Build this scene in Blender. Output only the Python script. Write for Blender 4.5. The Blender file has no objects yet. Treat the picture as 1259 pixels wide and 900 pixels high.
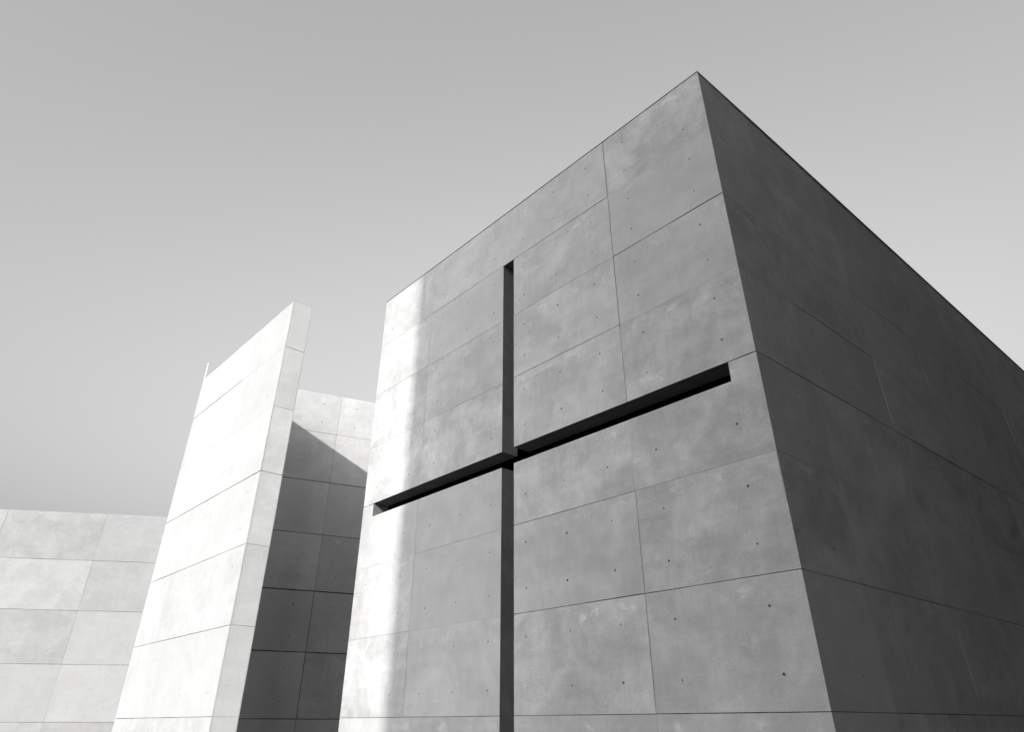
import bpy, bmesh, math, random
from mathutils import Vector, Matrix
from mathutils.geometry import delaunay_2d_cdt
R = random.Random(7)
scn = bpy.context.scene
col = scn.collection

# ------------------------------------------------------------------ camera
EYE = 1.7267                       # eye height above the paving
FOC, PCY, PITCH = 831.24, 393.23, 0.5401
cam = bpy.data.cameras.new('camera'); cam_o = bpy.data.objects.new('camera', cam); col.objects.link(cam_o)
cam.sensor_fit = 'HORIZONTAL'; cam.sensor_width = 36.0
cam.lens = FOC / 1259 * 36
cam.shift_y = -(450 - PCY) / 1259
cam.shift_x = -(630.99 - 629.5) / 1259
cam_o.location = (0, 0, EYE)
cam_o.rotation_euler = (math.pi / 2 + PITCH, 0, 0)
cam.clip_start = 0.05; cam.clip_end = 4000
scn.camera = cam_o

# ------------------------------------------------------------------ light
SUN_AZ, SUN_EL = math.radians(9), math.radians(22.7)   # azimuth the light travels towards (from +Y to +X)
LX, LY = math.sin(SUN_AZ), math.cos(SUN_AZ)
sun = bpy.data.lights.new('sun', 'SUN'); sun.energy = SUN_E = 2.0; sun.angle = math.radians(0.53); sun.color = (1, 0.985, 0.96)
sun_o = bpy.data.objects.new('sun', sun); col.objects.link(sun_o)
ldir = Vector((LX * math.cos(SUN_EL), LY * math.cos(SUN_EL), -math.sin(SUN_EL)))
sun_o.rotation_euler = ldir.to_track_quat('-Z', 'Y').to_euler()
sun_o.location = (-20, -40, 30)
w = bpy.data.worlds.new('World'); scn.world = w; w.use_nodes = True
nt = w.node_tree; nt.nodes.clear()
sky = nt.nodes.new('ShaderNodeTexSky'); sky.sky_type = 'NISHITA'; sky.sun_disc = False
sky.sun_elevation = SUN_EL
sky.sun_rotation = math.atan2(-LX, -LY)       # direction towards the sun, clockwise from +Y
sky.air_density = 3.2; sky.dust_density = 10.0; sky.ozone_density = 1.0
sp = nt.nodes.new('ShaderNodeRGBToBW')         # black-and-white photograph
bg = nt.nodes.new('ShaderNodeBackground'); bg.inputs[1].default_value = 0.14
wo = nt.nodes.new('ShaderNodeOutputWorld')
nt.links.new(sky.outputs[0], sp.inputs[0]); nt.links.new(sp.outputs[0], bg.inputs[0]); nt.links.new(bg.outputs[0], wo.inputs[0])
vs = scn.view_settings
vs.view_transform = 'Standard'; vs.look = 'None'; vs.gamma = 1; vs.exposure = 0.98; vs.use_curve_mapping = False

# ------------------------------------------------------------------ materials
def grey(v): return (v, v, v, 1)

def concrete(name, tone=0.40, mottle=1.0):
    m = bpy.data.materials.new(name); m.use_nodes = True
    t = m.node_tree; N = t.nodes; L = t.links
    b = N['Principled BSDF']; b.inputs['Roughness'].default_value = 0.8
    b.inputs['Specular IOR Level'].default_value = 0.25
    uv = N.new('ShaderNodeUVMap'); uv.uv_map = 'panel'
    tc = N.new('ShaderNodeTexCoord')
    def noise(vec, scale, detail, rough, sc=(1, 1, 1), dist=0.0):
        mp = N.new('ShaderNodeMapping'); mp.inputs['Scale'].default_value = sc
        L.new(vec, mp.inputs['Vector'])
        n = N.new('ShaderNodeTexNoise'); n.inputs['Scale'].default_value = scale
        n.inputs['Detail'].default_value = detail; n.inputs['Roughness'].default_value = rough
        n.inputs['Distortion'].default_value = dist
        L.new(mp.outputs[0], n.inputs['Vector']); return n.outputs['Fac']
    def ramp(src, lo, hi, a, bb):
        mr = N.new('ShaderNodeMapRange'); mr.inputs['From Min'].default_value = lo; mr.inputs['From Max'].default_value = hi
        mr.inputs['To Min'].default_value = a; mr.inputs['To Max'].default_value = bb
        mr.interpolation_type = 'SMOOTHSTEP'
        L.new(src, mr.inputs['Value']); return mr.outputs[0]
    def math_(op, a, bb):
        n = N.new('ShaderNodeMath'); n.operation = op
        for i, v in enumerate((a, bb)):
            if isinstance(v, (int, float)): n.inputs[i].default_value = v
            else: L.new(v, n.inputs[i])
        return n.outputs[0]
    U = uv.outputs[0]; O = tc.outputs['Object']
    k = mottle
    f = ramp(noise(U, 1.5, 5, 0.55, dist=0.6), 0.3, 0.7, 1 - 0.13 * k, 1 + 0.12 * k)      # clouds of a pour
    f = math_('MULTIPLY', f, ramp(noise(U, 6.0, 6, 0.62, dist=0.4), 0.3, 0.7, 1 - 0.075 * k, 1 + 0.07 * k))
    f = math_('MULTIPLY', f, ramp(noise(U, 4.0, 4, 0.6, sc=(4.5, 0.35, 1)), 0.3, 0.7, 1 - 0.025 * k, 1 + 0.02 * k))   # faint runs down the face
    f = math_('MULTIPLY', f, ramp(noise(U, 60, 4, 0.7), 0.3, 0.7, 1 - 0.085 * k, 1 + 0.075 * k))       # grain
    f = math_('MULTIPLY', f, ramp(noise(U, 3.0, 4, 0.6, sc=(0.3, 3.0, 1)), 0.3, 0.7, 1 - 0.035 * k, 1 + 0.03 * k))   # lifts of the pour
    f = math_('MULTIPLY', f, ramp(noise(O, 0.45, 4, 0.5), 0.35, 0.65, 1 - 0.05 * k, 1 + 0.05 * k))
    f = math_('MULTIPLY', f, ramp(noise(U, 2.6, 3, 0.55, sc=(1, 1.5, 1), dist=1.2), 0.64, 0.76, 1.0, 1 + 0.17 * k))   # pale lime bloom
    f = math_('MULTIPLY', f, ramp(noise(U, 3.4, 5, 0.6, dist=0.8), 0.2, 0.36, 1 - 0.13 * k, 1.0))       # damp dark spots
    f = math_('MULTIPLY', f, ramp(noise(U, 48, 2, 0.5), 0.20, 0.27, 0.62, 1.0))                     # pin holes
    lu = N.new('ShaderNodeUVMap'); lu.uv_map = 'below_joint'
    sx = N.new('ShaderNodeSeparateXYZ'); L.new(lu.outputs[0], sx.inputs[0]); dist = sx.outputs[1]
    band = math_('MULTIPLY', ramp(dist, 0.02, 0.09, 0, 1), ramp(dist, 0.10, 0.24, 1, 0))
    lime = math_('MULTIPLY', band, ramp(noise(U, 4.2, 4, 0.6, sc=(1.0, 1.6, 1), dist=0.5), 0.56, 0.68, 0, 1))     # lime bloom washed out below a joint
    f = math_('MULTIPLY', f, math_('ADD', math_('MULTIPLY', lime, 0.26 * k), 1.0))
    runs = math_('MULTIPLY', ramp(dist, 0.0, 0.45, 1, 0), ramp(noise(U, 5.0, 3, 0.6, sc=(3.5, 0.18, 1)), 0.58, 0.72, 0, 1))   # dirty water runs
    f = math_('MULTIPLY', f, math_('SUBTRACT', 1.0, math_('MULTIPLY', runs, 0.11 * k)))
    we = N.new('ShaderNodeAttribute'); we.attribute_name = 'wear'
    f = math_('ADD', math_('MULTIPLY', math_('SUBTRACT', f, 1.0), we.outputs['Fac']), 1.0)
    at = N.new('ShaderNodeAttribute'); at.attribute_name = 'tone'
    f = math_('MULTIPLY', f, at.outputs['Fac'])
    f = math_('MULTIPLY', f, tone)
    cc = N.new('ShaderNodeCombineColor')
    for i in range(3): L.new(f, cc.inputs[i])
    L.new(cc.outputs[0], b.inputs['Base Color'])
    bp = N.new('ShaderNodeBump'); bp.inputs['Strength'].default_value = 0.25; bp.inputs['Distance'].default_value = 0.004
    h = math_('ADD', noise(U, 45, 5, 0.6), math_('MULTIPLY', noise(U, 3, 3, 0.5), 1.5))
    L.new(h, bp.inputs['Height']); L.new(bp.outputs[0], b.inputs['Normal'])
    return m

def plain(name, v, rough=0.7, metal=0.0):
    m = bpy.data.materials.new(name); m.use_nodes = True
    t = m.node_tree; b = t.nodes['Principled BSDF']
    b.inputs['Roughness'].default_value = rough; b.inputs['Metallic'].default_value = metal
    tc = t.nodes.new('ShaderNodeTexCoord'); n = t.nodes.new('ShaderNodeTexNoise'); n.inputs['Scale'].default_value = 3; n.inputs['Detail'].default_value = 6
    mr = t.nodes.new('ShaderNodeMapRange'); mr.inputs['To Min'].default_value = v * 0.8; mr.inputs['To Max'].default_value = v * 1.2
    cc = t.nodes.new('ShaderNodeCombineColor')
    t.links.new(tc.outputs['Object'], n.inputs['Vector']); t.links.new(n.outputs['Fac'], mr.inputs['Value'])
    for i in range(3): t.links.new(mr.outputs[0], cc.inputs[i])
    t.links.new(cc.outputs[0], b.inputs['Base Color'])
    return m

M_CON = concrete('fair_faced_concrete', 0.61)
M_CONL = concrete('pale_concrete', 0.55, 0.6)
M_CONR = concrete('recess_concrete', 0.52, 0.8)
M_REV = concrete('reveal_shade_concrete', 0.20)  # same concrete as the wall, base colour darkened to deepen shade in the slit
M_FAR = concrete('weathered_concrete', 0.30, 0.6)
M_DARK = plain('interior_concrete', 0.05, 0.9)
M_JOINT = plain('joint_grime', 0.035, 0.95)
M_CAP = plain('roof_flashing', 0.10, 0.5)
M_POLE = plain('painted_steel', 0.85, 0.4)
M_BLOCK = plain('grey_render', 0.05, 0.9)

# ------------------------------------------------------------------ wall builder
class Mesh:
    """Collects faces in a local frame (u along the wall, d into the wall, z up) with panel UVs and tones."""
    def __init__(s, origin, udir, inward):
        s.o = Vector(origin); s.u = Vector(udir).normalized(); s.d = Vector(inward).normalized()
        s.v = []; s.f = []; s.uv = []; s.tone = []; s.mat = []; s.wear = []; s.w = 1.0; s.l = []; s.top = None
        s.flip = s.u.cross(Vector((0, 0, 1))).dot(s.d) < 0
    def P(s, u, d, z):
        s.v.append(s.o + s.u * u + s.d * d + Vector((0, 0, z))); return len(s.v) - 1
    def face(s, idx, uvs, tone=1.0, mat=0):
        s.l.append([(0, 9) if s.top is None else (0, s.top - s.v[i].z) for i in idx])
        s.f.append(idx); s.uv.append(uvs); s.tone.append(tone); s.mat.append(mat); s.wear.append(s.w)
    def quad(s, a, b, c, e, off=(0, 0), tone=1.0, mat=0):
        """four (u,d,z) corners"""
        pts = [a, b, c, e]; ids = [s.P(*p) for p in pts]
        s.face(ids, [(p[0] + p[1] + off[0], p[2] + p[1] * 0.7 + off[1]) for p in pts], tone, mat)
    def poly(s, poly, d, holes=(), off=(0, 0), tone=1.0, mat=0):
        """flat polygon with holes at depth d"""
        vs = []; es = []
        for lp in [poly] + list(holes):
            n0 = len(vs); vs += [Vector(p) for p in lp]
            es += [(n0 + i, n0 + (i + 1) % len(lp)) for i in range(len(lp))]
        ov, oe, of, *_ = delaunay_2d_cdt(vs, es, [], 0, 1e-6)
        def inside(pt, lp):
            c = False; x, y = pt
            for i in range(len(lp)):
                (x1, y1), (x2, y2) = lp[i], lp[i - 1]
                if (y1 > y) != (y2 > y) and x < (x2 - x1) * (y - y1) / (y2 - y1) + x1: c = not c
            return c
        ids = [s.P(p.x, d, p.y) for p in ov]
        for f in of:
            cx = sum(ov[i].x for i in f) / len(f); cy = sum(ov[i].y for i in f) / len(f)
            if not inside((cx, cy), poly) or any(inside((cx, cy), h) for h in holes): continue
            s.face([ids[i] for i in f], [(ov[i].x + off[0], ov[i].y + off[1]) for i in f], tone, mat)
    def panel(s, poly, gaps, holes=(), depth=0.0, back=0.012, tone=1.0):
        """one formwork panel: axis-aligned polygon, gap per edge (None = leave edge open for a liner)"""
        s.w = R.choice([.4, .5, .65, .8, .9, 1.1])
        n = len(poly)
        area = sum(poly[i][0] * poly[(i + 1) % n][1] - poly[(i + 1) % n][0] * poly[i][1] for i in range(n))
        if area < 0:
            poly = poly[::-1]; gaps = gaps[::-1]; gaps = gaps[1:] + gaps[:1]
        lines = []
        for i in range(n):
            (x1, y1), (x2, y2) = poly[i], poly[(i + 1) % n]; g = gaps[i] or 0.0
            if abs(y1 - y2) < 1e-6: lines.append(('z', y1 + (g if x2 > x1 else -g)))
            else: lines.append(('u', x1 + (-g if y2 > y1 else g)))
        q = []
        for i in range(n):
            a, b = lines[i - 1], lines[i]
            q.append((a[1], b[1]) if a[0] == 'u' else (b[1], a[1]))
        # arrises are not ruler-straight: each joint opens and closes along its length
        q2, g2 = [], []
        for i in range(n):
            a, b = q[i], q[(i + 1) % n]; g = gaps[i]
            q2.append(a); g2.append(g)
            if not g: continue
            ln = math.hypot(b[0] - a[0], b[1] - a[1]); k = int(ln / .09)
            if k < 3: continue
            tx, tz = (b[0] - a[0]) / ln, (b[1] - a[1]) / ln
            ph, fr = R.uniform(0, 6.3), R.uniform(1.2, 3.2)
            for j in range(1, k):
                t_ = j / k
                w_ = (1.0 + 0.28 * math.sin(ph + fr * t_ * ln) + R.gauss(0, .12))
                w_ = g * (max(.4, min(1.5, w_)) - 1)
                q2.append((a[0] + tx * ln * t_ - tz * w_, a[1] + tz * ln * t_ + tx * w_)); g2.append(g)
        q, gaps, n = q2, g2, len(q2)
        off = (R.uniform(0, 60), R.uniform(0, 60))
        hp = []
        for (hx, hz, hr, hd) in holes:
            k = 10; ring = [(hx + hr * math.cos(2 * math.pi * j / k), hz + hr * math.sin(2 * math.pi * j / k)) for j in range(k)]
            hp.append(ring)
            rb = [(hx + hr * .8 * math.cos(2 * math.pi * j / k), hz + hr * .8 * math.sin(2 * math.pi * j / k)) for j in range(k)]
            for j in range(k):
                a, b = ring[j], ring[(j + 1) % k]; c, e = rb[(j + 1) % k], rb[j]
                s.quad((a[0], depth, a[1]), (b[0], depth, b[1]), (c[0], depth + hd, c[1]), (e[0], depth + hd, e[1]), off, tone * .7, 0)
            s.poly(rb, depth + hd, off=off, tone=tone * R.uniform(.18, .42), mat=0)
        s.top = max(p[1] for p in q); s.poly(q, depth, hp, off, tone); s.top = None
        for i in range(n):
            if gaps[i] is None: continue
            a, b = q[i], q[(i + 1) % n]
            s.quad((a[0], depth, a[1]), (b[0], depth, b[1]), (b[0], back, b[1]), (a[0], back, a[1]), off, tone * 0.8)
    def box(s, u0, u1, d0, d1, z0, z1, mat=0, skip=''):
        c = lambda u, d, z: (u, d, z)
        if 'f' not in skip: s.quad(c(u0, d0, z0), c(u1, d0, z0), c(u1, d0, z1), c(u0, d0, z1), mat=mat)
        if 'b' not in skip: s.quad(c(u0, d1, z0), c(u1, d1, z0), c(u1, d1, z1), c(u0, d1, z1), mat=mat)
        if 'l' not in skip: s.quad(c(u0, d0, z0), c(u0, d1, z0), c(u0, d1, z1), c(u0, d0, z1), mat=mat)
        if 'r' not in skip: s.quad(c(u1, d0, z0), c(u1, d1, z0), c(u1, d1, z1), c(u1, d0, z1), mat=mat)
        if 't' not in skip: s.quad(c(u0, d0, z1), c(u1, d0, z1), c(u1, d1, z1), c(u0, d1, z1), mat=mat)
        if 'd' not in skip: s.quad(c(u0, d0, z0), c(u1, d0, z0), c(u1, d1, z0), c(u0, d1, z0), mat=mat)
    def build(s, name, mats, parent=None, origin=None):
        org = Vector(origin) if origin is not None else (parent_world(parent) if parent else s.o)
        me = bpy.data.meshes.new(name)
        me.from_pydata([p - org for p in s.v], [], s.f)
        for m in mats: me.materials.append(m)
        uv = me.uv_layers.new(name='panel'); lv = me.uv_layers.new(name='below_joint')
        at = me.attributes.new('tone', 'FLOAT', 'FACE'); wa = me.attributes.new('wear', 'FLOAT', 'FACE')
        for i, p in enumerate(me.polygons):
            for j, li in enumerate(p.loop_indices): uv.data[li].uv = s.uv[i][j]; lv.data[li].uv = s.l[i][j]
            at.data[i].value = s.tone[i]; wa.data[i].value = s.wear[i]; p.material_index = s.mat[i]
        me.validate(); me.update()
        o = bpy.data.objects.new(name, me); col.objects.link(o)
        if parent: o.parent = parent
        else: o.location = org
        return o

WORLD = {}
def parent_world(p):
    v = Vector((0, 0, 0))
    while p: v += p.location; p = p.parent
    return v
def empty(name, loc, label, cat, group=None):
    o = bpy.data.objects.new(name, None); col.objects.link(o); o.location = loc
    o['label'] = label; o['category'] = cat
    if group: o['group'] = group
    return o

def rect(u0, u1, z0, z1): return [(u0, z0), (u1, z0), (u1, z1), (u0, z1)]
def hole(u, z, r=0.0115, soft=1.0):
    return (u + R.gauss(0, .005), z + R.gauss(0, .004), r * R.uniform(.75, 1.15), R.choice([.009, .009, .008, .005, .003]) * soft)

# ------------------------------------------------------------------ geometry numbers (metres; paving at z = 0)
AZ = 0.7216
UL = Vector((-math.sin(AZ), math.cos(AZ), 0))   # along the cross wall, away from the near corner
UR = Vector((math.cos(AZ), math.sin(AZ), 0))    # along the side wall
C0 = Vector((2.0926, 5.1385, 0))                # near corner on the ground
W, K, HS, SE = 6.5274, 1.446, 0.1068, 0.2788
r = lambda k: 1.8 + 0.9 * k                     # formwork joints: r(-2) is the paving, r(7) the parapet
ZB = 2.5804 + EYE
RR, LL, JJ = W / 2 - HS, W / 2 + HS, W - K
SL0 = W - SE
TH = 0.245
LEN = 15.0
WTOP = 5.333 + EYE

# ------------------------------------------------------------------ the building
bld = empty('concrete_building', C0, 'tall grey concrete block with a cross-shaped slit cut through its front wall', 'building')
mf = Mesh(C0, UL, UR)
g_ = {}   # gap half-width of a horizontal joint segment (column, row line) / vertical joint (line, row)
def hg(colk, k):
    key = (colk, k)
    if key not in g_: g_[key] = R.choice([.0016, .002, .0026, .003])
    return g_[key]
def vg(line, k):
    key = (line, k)
    if key not in g_: g_[key] = R.choice([.0012, .0016, .0024])
    return g_[key]
# joints that read clearly in the photograph
for c_ in 'abcd':
    g_[(c_, 3)] = .0075 if c_ in 'ad' else .004; g_[(c_, 0)] = .0026; g_[(c_, 1)] = .0032
g_.update({('b', 6): 0.0055, ('c', 6): 0.0062, ('d', 6): 0.0016, ('a', 6): 0.0007, ('a', 5): 0.0052, ('b', 5): 0.0031, ('b', 4): 0.0029,
           ('a', 4): 0.0013, ('a', 2): 0.0010, ('b', 2): 0.0026, ('c', 5): 0.0012, ('c', 4): 0.002, ('c', 2): 0.0018, ('d', 5): 0.0021, ('d', 4): 0.002,
           ('d', 2): 0.0010, ('c', 1): 0.0008, ('d', 1): 0.0016,
           ('K', 6): 0.0044, ('K', 5): 0.0039, ('K', 4): 0.0034, ('K', 3): 0.0036, ('K', 2): 0.0007, ('K', 1): 0.0023, ('K', 0): 0.0031, ('K', -1): 0.0010,
           ('J', 6): 0.0021, ('J', 5): 0.0029, ('J', 4): 0.0026, ('J', 3): 0.0034, ('J', 2): 0.0026, ('J', 1): 0.0037, ('J', 0): 0.0029})
COLS = [('a', 0, K, None, 'K', [.3, 1.153]), ('b', K, RR, 'K', None, [1.757, 2.363, 2.965]),
        ('c', LL, JJ, None, 'J', [3.566, 4.168, 4.778]), ('d', JJ, W, 'J', None, [5.378, 6.227])]
EDGE = 0.0012
for k in range(-2, 7):
    z0, z1 = r(k), r(k + 1)
    if k == 6:
        cols = [('a', 0, K, None, 'K', [.3, 1.153]), ('m', K, JJ, 'K', 'J', [1.757, 2.363, 2.965, 3.566, 4.168, 4.778]), ('d', JJ, W, 'J', None, [5.378, 6.227])]
    else: cols = COLS
    for (cn, u0, u1, vl, vr, hu) in cols:
        gl = vg(vl, k) if vl else (EDGE if u0 < .01 else None)
        gr = vg(vr, k) if vr else (EDGE if u1 > W - .01 else None)
        gb = hg(cn if cn != 'm' else 'b', k) if k > -2 else EDGE
        gt = hg(cn if cn != 'm' else 'b', k + 1) if k < 6 else EDGE
        
        rows = [z0 + .2265, z0 + .677]
        poly, gaps = rect(u0, u1, z0, z1), [gb, gr, gt, gl]
        if k == 2:
            rows = [z0 + .39 * .8]
            if cn in 'bc':
                poly, gaps = rect(u0, u1, z0, ZB), [gb, (vg('K', 2) if cn == 'X' else gr), None, gl]
            elif cn == 'a':
                poly = [(0, z0), (K, z0), (K, ZB), (SE, ZB), (SE, z1), (0, z1)]; gaps = [gb, gr, None, None, gt, gl]
            else:
                poly = [(JJ, z0), (W, z0), (W, z1), (SL0, z1), (SL0, ZB), (JJ, ZB)]; gaps = [gb, gr, gt, None, None, gl]
        if k == 3 and cn in 'bc': gaps[0] = None
        if k == 3 and cn == 'a':
            poly = [(0, z0), (SE, z0), (K, z0), (K, z1), (0, z1)]; gaps = [gb, None, gr, gt, gl]
        if k == 3 and cn == 'd':
            poly = [(JJ, z0), (SL0, z0), (W, z0), (W, z1), (JJ, z1)]; gaps = [None, gb, gr, gt, gl]
        if k == 3 and cn in 'ad':           # keep this edge straight: one line, slit side left open
            poly = rect(u0, u1, z0, z1); gaps = [0.0, gr, gt, gl]
        if k == 6 and cn == 'm':
            gaps = [0.0 if False else gb, gr, gt, gl]
            poly = rect(u0, u1, z0, z1); gaps[0] = 0.0
        hs = [hole(u, z) for u in hu for z in rows]
        if k == 2: hs = [h for h in hs if h[1] < ZB - .05 and not (h[0] > W - .5)]
        tone = R.uniform(.945, 1.05)
        mf.panel(poly, gaps, hs, depth=R.choice([0, 0, .0012, .0018, .0006]), tone=tone)
# joint strip behind the panels (reads as the dark line of each joint), with the cross left open
CROSS = [(LL, .12), (LL, ZB), (SL0, ZB), (SL0, r(3)), (LL, r(3)), (LL, r(6)), (RR, r(6)), (RR, r(3)), (SE, r(3)), (SE, ZB), (RR, ZB), (RR, .12)]
OUTER = [(0.02, 0), (W - .02, 0), (W - .02, r(7) - .02), (0.02, r(7) - .02)]
mf.poly(OUTER, .0115, [CROSS], mat=1)
front = mf.build('front_wall', [M_CON, M_JOINT], bld)
# reveals of the cross slit
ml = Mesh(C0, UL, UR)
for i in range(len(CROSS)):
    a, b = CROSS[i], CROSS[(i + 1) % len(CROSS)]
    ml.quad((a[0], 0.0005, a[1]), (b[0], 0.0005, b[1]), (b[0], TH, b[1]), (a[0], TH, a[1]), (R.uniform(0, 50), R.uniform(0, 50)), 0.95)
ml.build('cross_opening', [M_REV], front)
# inner face of the front wall and the closed dark room behind it
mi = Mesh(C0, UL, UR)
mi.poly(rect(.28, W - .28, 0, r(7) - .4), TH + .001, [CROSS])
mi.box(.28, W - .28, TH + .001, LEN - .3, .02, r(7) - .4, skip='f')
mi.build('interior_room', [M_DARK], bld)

# side wall
ms = Mesh(C0, UR, UL)
VJ = [0, .997] + [.997 + 1.8 * i for i in range(1, 8)] + [LEN]
for k in range(-2, 7):
    for i in range(len(VJ) - 1):
        v0, v1 = VJ[i], VJ[i + 1]
        hu = [.606] if i == 0 else [v0 + .305 + .6 * j for j in range(3) if v0 + .305 + .6 * j < v1 - .1]
        gb = .0058 if k == 3 else R.choice([.0014, .002, .0024, .003]); gt = .0058 if k == 2 else .002
        if k == 1: gb = .0034
        if k == 0: gt = .0034
        hs = [hole(u, r(k) + z, .0128) for u in hu for z in (.2265, .677)]
        ms.panel(rect(v0, v1, r(k), r(k + 1)), [gb if k > -2 else 0, .002 if v1 < LEN else 0, gt if k < 6 else 0, .002 if i else EDGE], hs,
                 depth=R.choice([0, .001, .002, .003]) if i else .0005, tone=R.uniform(.93, 1.06))
ms.poly(rect(.02, LEN, 0, r(7) - .02), .0115, mat=1)
ms.build('side_wall', [M_CON, M_JOINT], bld)
# far side and back
mb = Mesh(C0 + UL * W, UR, -UL)
mb.poly(rect(0, LEN, 0, r(7)), 0.0)
mb.build('far_wall', [M_CON], bld)
mb = Mesh(C0 + UR * LEN, UL, -UR)
mb.poly(rect(0, W, 0, r(7)), 0.0)
mb.build('rear_wall', [M_CON], bld)
mr_ = Mesh(C0, UL, UR)
mr_.quad((0.02, 0.02, r(7) - .012), (W - .02, 0.02, r(7) - .012), (W - .02, LEN - .02, r(7) - .012), (.02, LEN - .02, r(7) - .012))
mr_.build('roof', [M_CON], bld)
# thin metal drip edge along the parapet
mc = Mesh(C0, UL, UR)
mc.box(-.002, W, -.004, .30, r(7) + .001, r(7) + .012)
za, zb_ = r(7) - .018, r(7) + .013
for (v0, v1, o0, o1) in ((.0, 1.2, .002, .007), (1.2, LEN, .007, .007)):
    mc.quad((-o0, v0, za), (-o1, v1, za), (-o1, v1, zb_), (-o0, v0, zb_))
    mc.quad((-o0, v0, za), (-o1, v1, za), (.0, v1, za), (.0, v0, za))
    mc.quad((-o0, v0, zb_), (-o1, v1, zb_), (.3, v1, zb_), (.3, v0, zb_))
mc.quad((-.003, 0, za), (0, 0, za), (0, 0, zb_), (-.003, 0, zb_))
mc.build('parapet_cap', [M_CAP], bld)

# ------------------------------------------------------------------ slab wall at the left
AB = 0.7297
BL = Vector((-math.sin(AB), math.cos(AB), 0)); BN = Vector((math.cos(AB), math.sin(AB), 0))
B0 = Vector((-3.2073, 8.3455, 0)); BTH = 0.2954; BLEN = 3.56
slab = empty('slab_wall', B0, 'sunlit white freestanding concrete wall with a narrow end face, left of the cross building', 'wall')
mB = Mesh(B0, BL, BN)
BR = [(-2, 0, .9), (-1, .9, 1.8)] + [(k, r(k), r(k + 1)) for k in range(0, 5)] + [(5, r(5), WTOP)]
for (k, z0, z1) in BR:
    for (u0, u1, hu) in ((0, 1.46, [.3, 1.153]), (1.46, 3.26, [1.76, 2.36, 2.96]), (3.26, BLEN, [])):
        strong = {5: .0048 if u0 > 1 else .0016, 3: .0046, 2: .0034, 1: .003, 0: .003, 4: .0014}
        gb = strong.get(k, .0012); gt = strong.get(k + 1, .0012) if k < 5 else 0
        hs = [hole(u, z, .010, .4) for u in hu for z in (z0 + .2265, z0 + .677) if z < z1 - .05]
        mB.panel(rect(u0, u1, z0, z1), [gb if k > -2 else 0, .0005 if u1 < BLEN else 0, gt, .0005 if u0 else 0], hs, depth=R.choice([0, .001, .0015]), tone=R.uniform(.97, 1.03))
mB.poly(rect(.02, BLEN - .02, 0, WTOP - .02), .0115, mat=1)
mB.quad((0, 0, WTOP), (BLEN, 0, WTOP), (BLEN, BTH, WTOP), (0, BTH, WTOP))
mB.build('broad_face', [M_CONL, M_JOINT], slab)
for nm, org, ud, inn, ln in (('end_face', B0, BN, BL, BTH), ('far_end_face', B0 + BL * BLEN, BN, -BL, BTH), ('rear_face', B0 + BN * BTH, BL, -BN, BLEN)):
    mE = Mesh(org, ud, inn)
    for (k, z0, z1) in BR:
        gb = {5: .003, 4: .002, 3: .0036, 2: .0022, 1: .0022}.get(k, .001); gt = {4: .003, 3: .002, 2: .0036}.get(k, .001)
        mE.panel(rect(0, ln, z0, z1), [gb if k > -2 else 0, 0, gt if k < 5 else 0, 0], [], depth=R.choice([0, .001, .002]) , tone=R.uniform(.96, 1.04))
    mE.poly(rect(.02, ln - .02, 0, WTOP - .02), .0115, mat=1)
    mE.build(nm, [M_CONL, M_JOINT], slab)

# ------------------------------------------------------------------ oblique wall between the two
AD = 0.4456
DD = Vector((math.cos(AD), math.sin(AD), 0)); DN = Vector((-math.sin(AD), math.cos(AD), 0))
D0 = Vector((-3.2431, 11.7411, 0))
obl = empty('oblique_wall', D0, 'concrete wall in the gap behind the slab wall, white on top and shaded below a diagonal line', 'wall')
mD = Mesh(D0, DD, DN)
DJ = [-1.99, -1.8, 0, 1.8, 3.6]
for (k, z0, z1) in BR:
    for i in range(len(DJ) - 1):
        u0, u1 = DJ[i], DJ[i + 1]
        hu = [u0 + .3, u0 + .9, u0 + 1.5] if u1 - u0 > 1 else []
        gv = {0: .0048, -1: .004, 1: .0038}.get(k, .0018)
        gb = {2: .008, 1: .006, 4: .0055, 3: .0045, 0: .0055, 5: .0018}.get(k, .002); gt = {1: .008, 0: .006, 3: .0055, 2: .0045, -1: .0055}.get(k, .002)
        rows = [z0 + .2265, z0 + .677] if k < 5 else [z0 + .19, z0 + .56]
        hs = [hole(u, z, .010, .9) for u in hu for z in rows]
        mD.panel(rect(u0, u1, z0, z1), [gb if k > -2 else 0, gv if u1 < 3.5 else 0, gt if k < 5 else 0, gv if i else 0], hs, depth=R.choice([0, .002, .004]), tone=R.uniform(.92, 1.06))
mD.poly(rect(-1.98, 3.58, 0, WTOP - .02), .0115, mat=1)
mD.build('front_face', [M_CONR, M_JOINT], obl)
mD = Mesh(D0, DD, DN)
mD.box(-1.99, 3.6, .0125, .29, 0, WTOP)
mD.build('wall_core', [M_CONR], obl)

# ------------------------------------------------------------------ slender rod on the slab wall's far end
pb = B0 + BL * (BLEN + .016) + BN * .02
bm = bmesh.new()
bmesh.ops.create_cone(bm, cap_ends=True, segments=12, radius1=.009, radius2=.008, depth=WTOP + .35, matrix=Matrix.Translation((0, 0, (WTOP + .35) / 2)))
bmesh.ops.create_cone(bm, cap_ends=True, segments=12, radius1=.016, radius2=.015, depth=.05, matrix=Matrix.Translation((0, 0, .03)))
me = bpy.data.meshes.new('slender_rod'); bm.to_mesh(me); bm.free(); me.materials.append(M_POLE)
pole = bpy.data.objects.new('slender_rod', me); col.objects.link(pole); pole.location = pb
pole['label'] = 'slender pale metal rod rising above the far top corner of the sunlit slab wall'; pole['category'] = 'rod'

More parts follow.
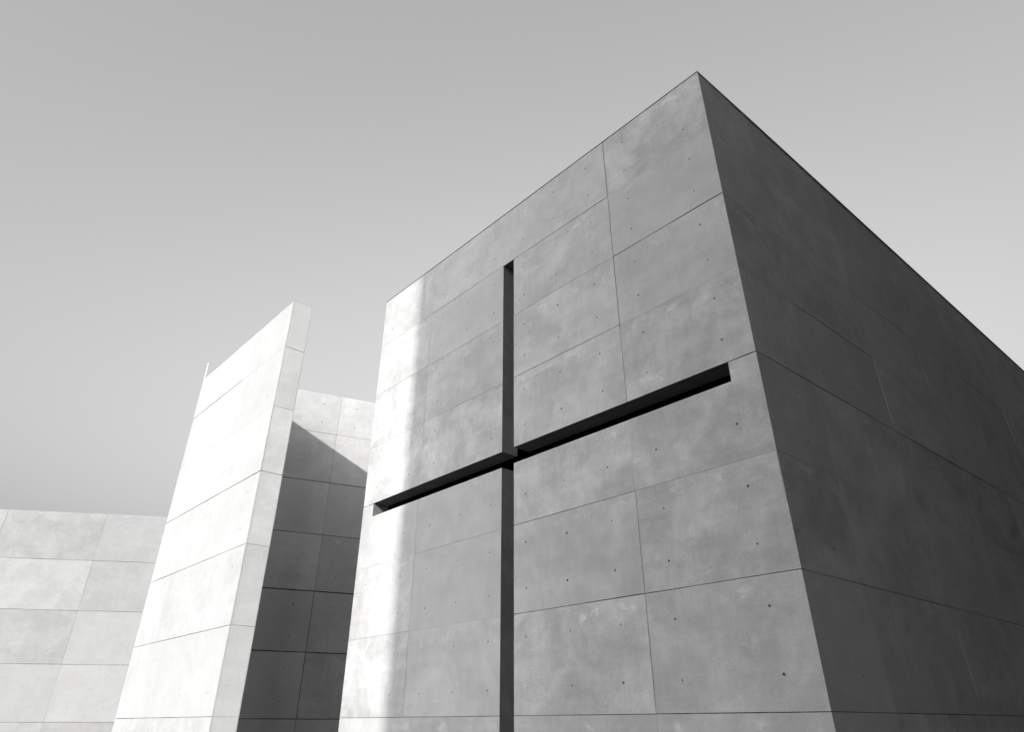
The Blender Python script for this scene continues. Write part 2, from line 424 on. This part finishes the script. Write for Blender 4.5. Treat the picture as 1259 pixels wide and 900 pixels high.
# ------------------------------------------------------------------ court wall further off
bd = Vector((-34, 24, 0)); be = Vector((-2, 30, 0)); bu = (be - bd).normalized(); bi = Vector((-bu.y, bu.x, 0))
mW = Mesh(bd, bu, bi)
n = int((be - bd).length / 3.6)
for i in range(n):
    for j in range(5):
        mW.panel(rect(i * 3.6, i * 3.6 + 3.6, j * 1.8, j * 1.8 + 1.8), [.006, .003, .006, .003],
                 [hole(i * 3.6 + .6 + 1.2 * a, j * 1.8 + b, .012) for a in range(3) for b in (.45, 1.35)], depth=R.choice([0, .003, .005]), tone=R.uniform(.9, 1.06))
mW.poly(rect(0.01, n * 3.6 - .01, 0, 8.98), .0115, mat=1)
mW.box(0, n * 3.6, .012, .25, 0, 9.0)
bw_ = mW.build('court_wall', [M_FAR, M_JOINT])
bw_['label'] = 'pale concrete court wall of broad panels, standing beyond the slab wall'; bw_['category'] = 'wall'

# ------------------------------------------------------------------ paving
gm = bpy.data.materials.new('pale_paving'); gm.use_nodes = True
t = gm.node_tree; b = t.nodes['Principled BSDF']; b.inputs['Roughness'].default_value = .85
tc = t.nodes.new('ShaderNodeTexCoord'); br = t.nodes.new('ShaderNodeTexBrick')
br.inputs['Scale'].default_value = 1.0; br.inputs['Brick Width'].default_value = .9; br.inputs['Row Height'].default_value = .9; br.offset = 0
br.inputs['Mortar Size'].default_value = .006; br.inputs['Color1'].default_value = grey(.055); br.inputs['Color2'].default_value = grey(.047); br.inputs['Mortar'].default_value = grey(.025)
ns = t.nodes.new('ShaderNodeTexNoise'); ns.inputs['Scale'].default_value = .8; ns.inputs['Detail'].default_value = 8
mx = t.nodes.new('ShaderNodeMix'); mx.data_type = 'RGBA'; mx.blend_type = 'OVERLAY'; mx.inputs[0].default_value = .35
t.links.new(tc.outputs['Object'], br.inputs['Vector']); t.links.new(tc.outputs['Object'], ns.inputs['Vector'])
t.links.new(br.outputs['Color'], mx.inputs[6]); t.links.new(ns.outputs['Fac'], mx.inputs[7]); t.links.new(mx.outputs[2], b.inputs['Base Color'])
bm = bmesh.new(); bmesh.ops.create_grid(bm, x_segments=2, y_segments=2, size=900)
me = bpy.data.meshes.new('paving'); bm.to_mesh(me); bm.free(); me.materials.append(gm)
g = bpy.data.objects.new('paving', me); col.objects.link(g); g.rotation_euler.z = AZ; g['kind'] = 'structure'

# ------------------------------------------------------------------ buildings outside the picture that shade the walls
LH = Vector((LX, LY, 0)); LP = Vector((LY, -LX, 0))        # heading of the light and its right-hand perpendicular
def block(name, org, ud, inn, ln, dp, h, label, step):
    e = empty(name, org, label, 'building')
    m = Mesh(org, ud, inn); m.box(0, ln, 0, dp, 0, h, skip='dt'); m.build('wall', [M_BLOCK], e)
    m = Mesh(org, ud, inn); m.box(0, ln, 0, dp, h, h + .3); m.build('roof', [M_BLOCK], e)
    for i in range(int(ln / step)):
        for j in range(int(h / 3.4)):
            m = Mesh(org, ud, inn); a = i * step + step * .3
            m.box(a, a + step * .4, -.03, .05, j * 3.4 + 1.1, j * 3.4 + 2.9, skip='b'); m.build('window', [M_CAP], e)
NB_D, NB_H, NB_BACK = 4.8, 18.5, 7.9
N0 = C0 - UL * NB_D - UR * NB_BACK
block('neighbour_building', N0, UR, -UL, 50, 14, NB_H, 'long dark grey neighbouring block beside the shaded side wall', 4.0)
S0 = C0 + UL * 5.47 - LH * 21                              # its left corner draws the shadow edge on the cross wall
block('court_tower', S0, LP, -LH, 5.2, 8, 19.5, 'narrow dark grey tower across the court facing the cross wall', 2.6)
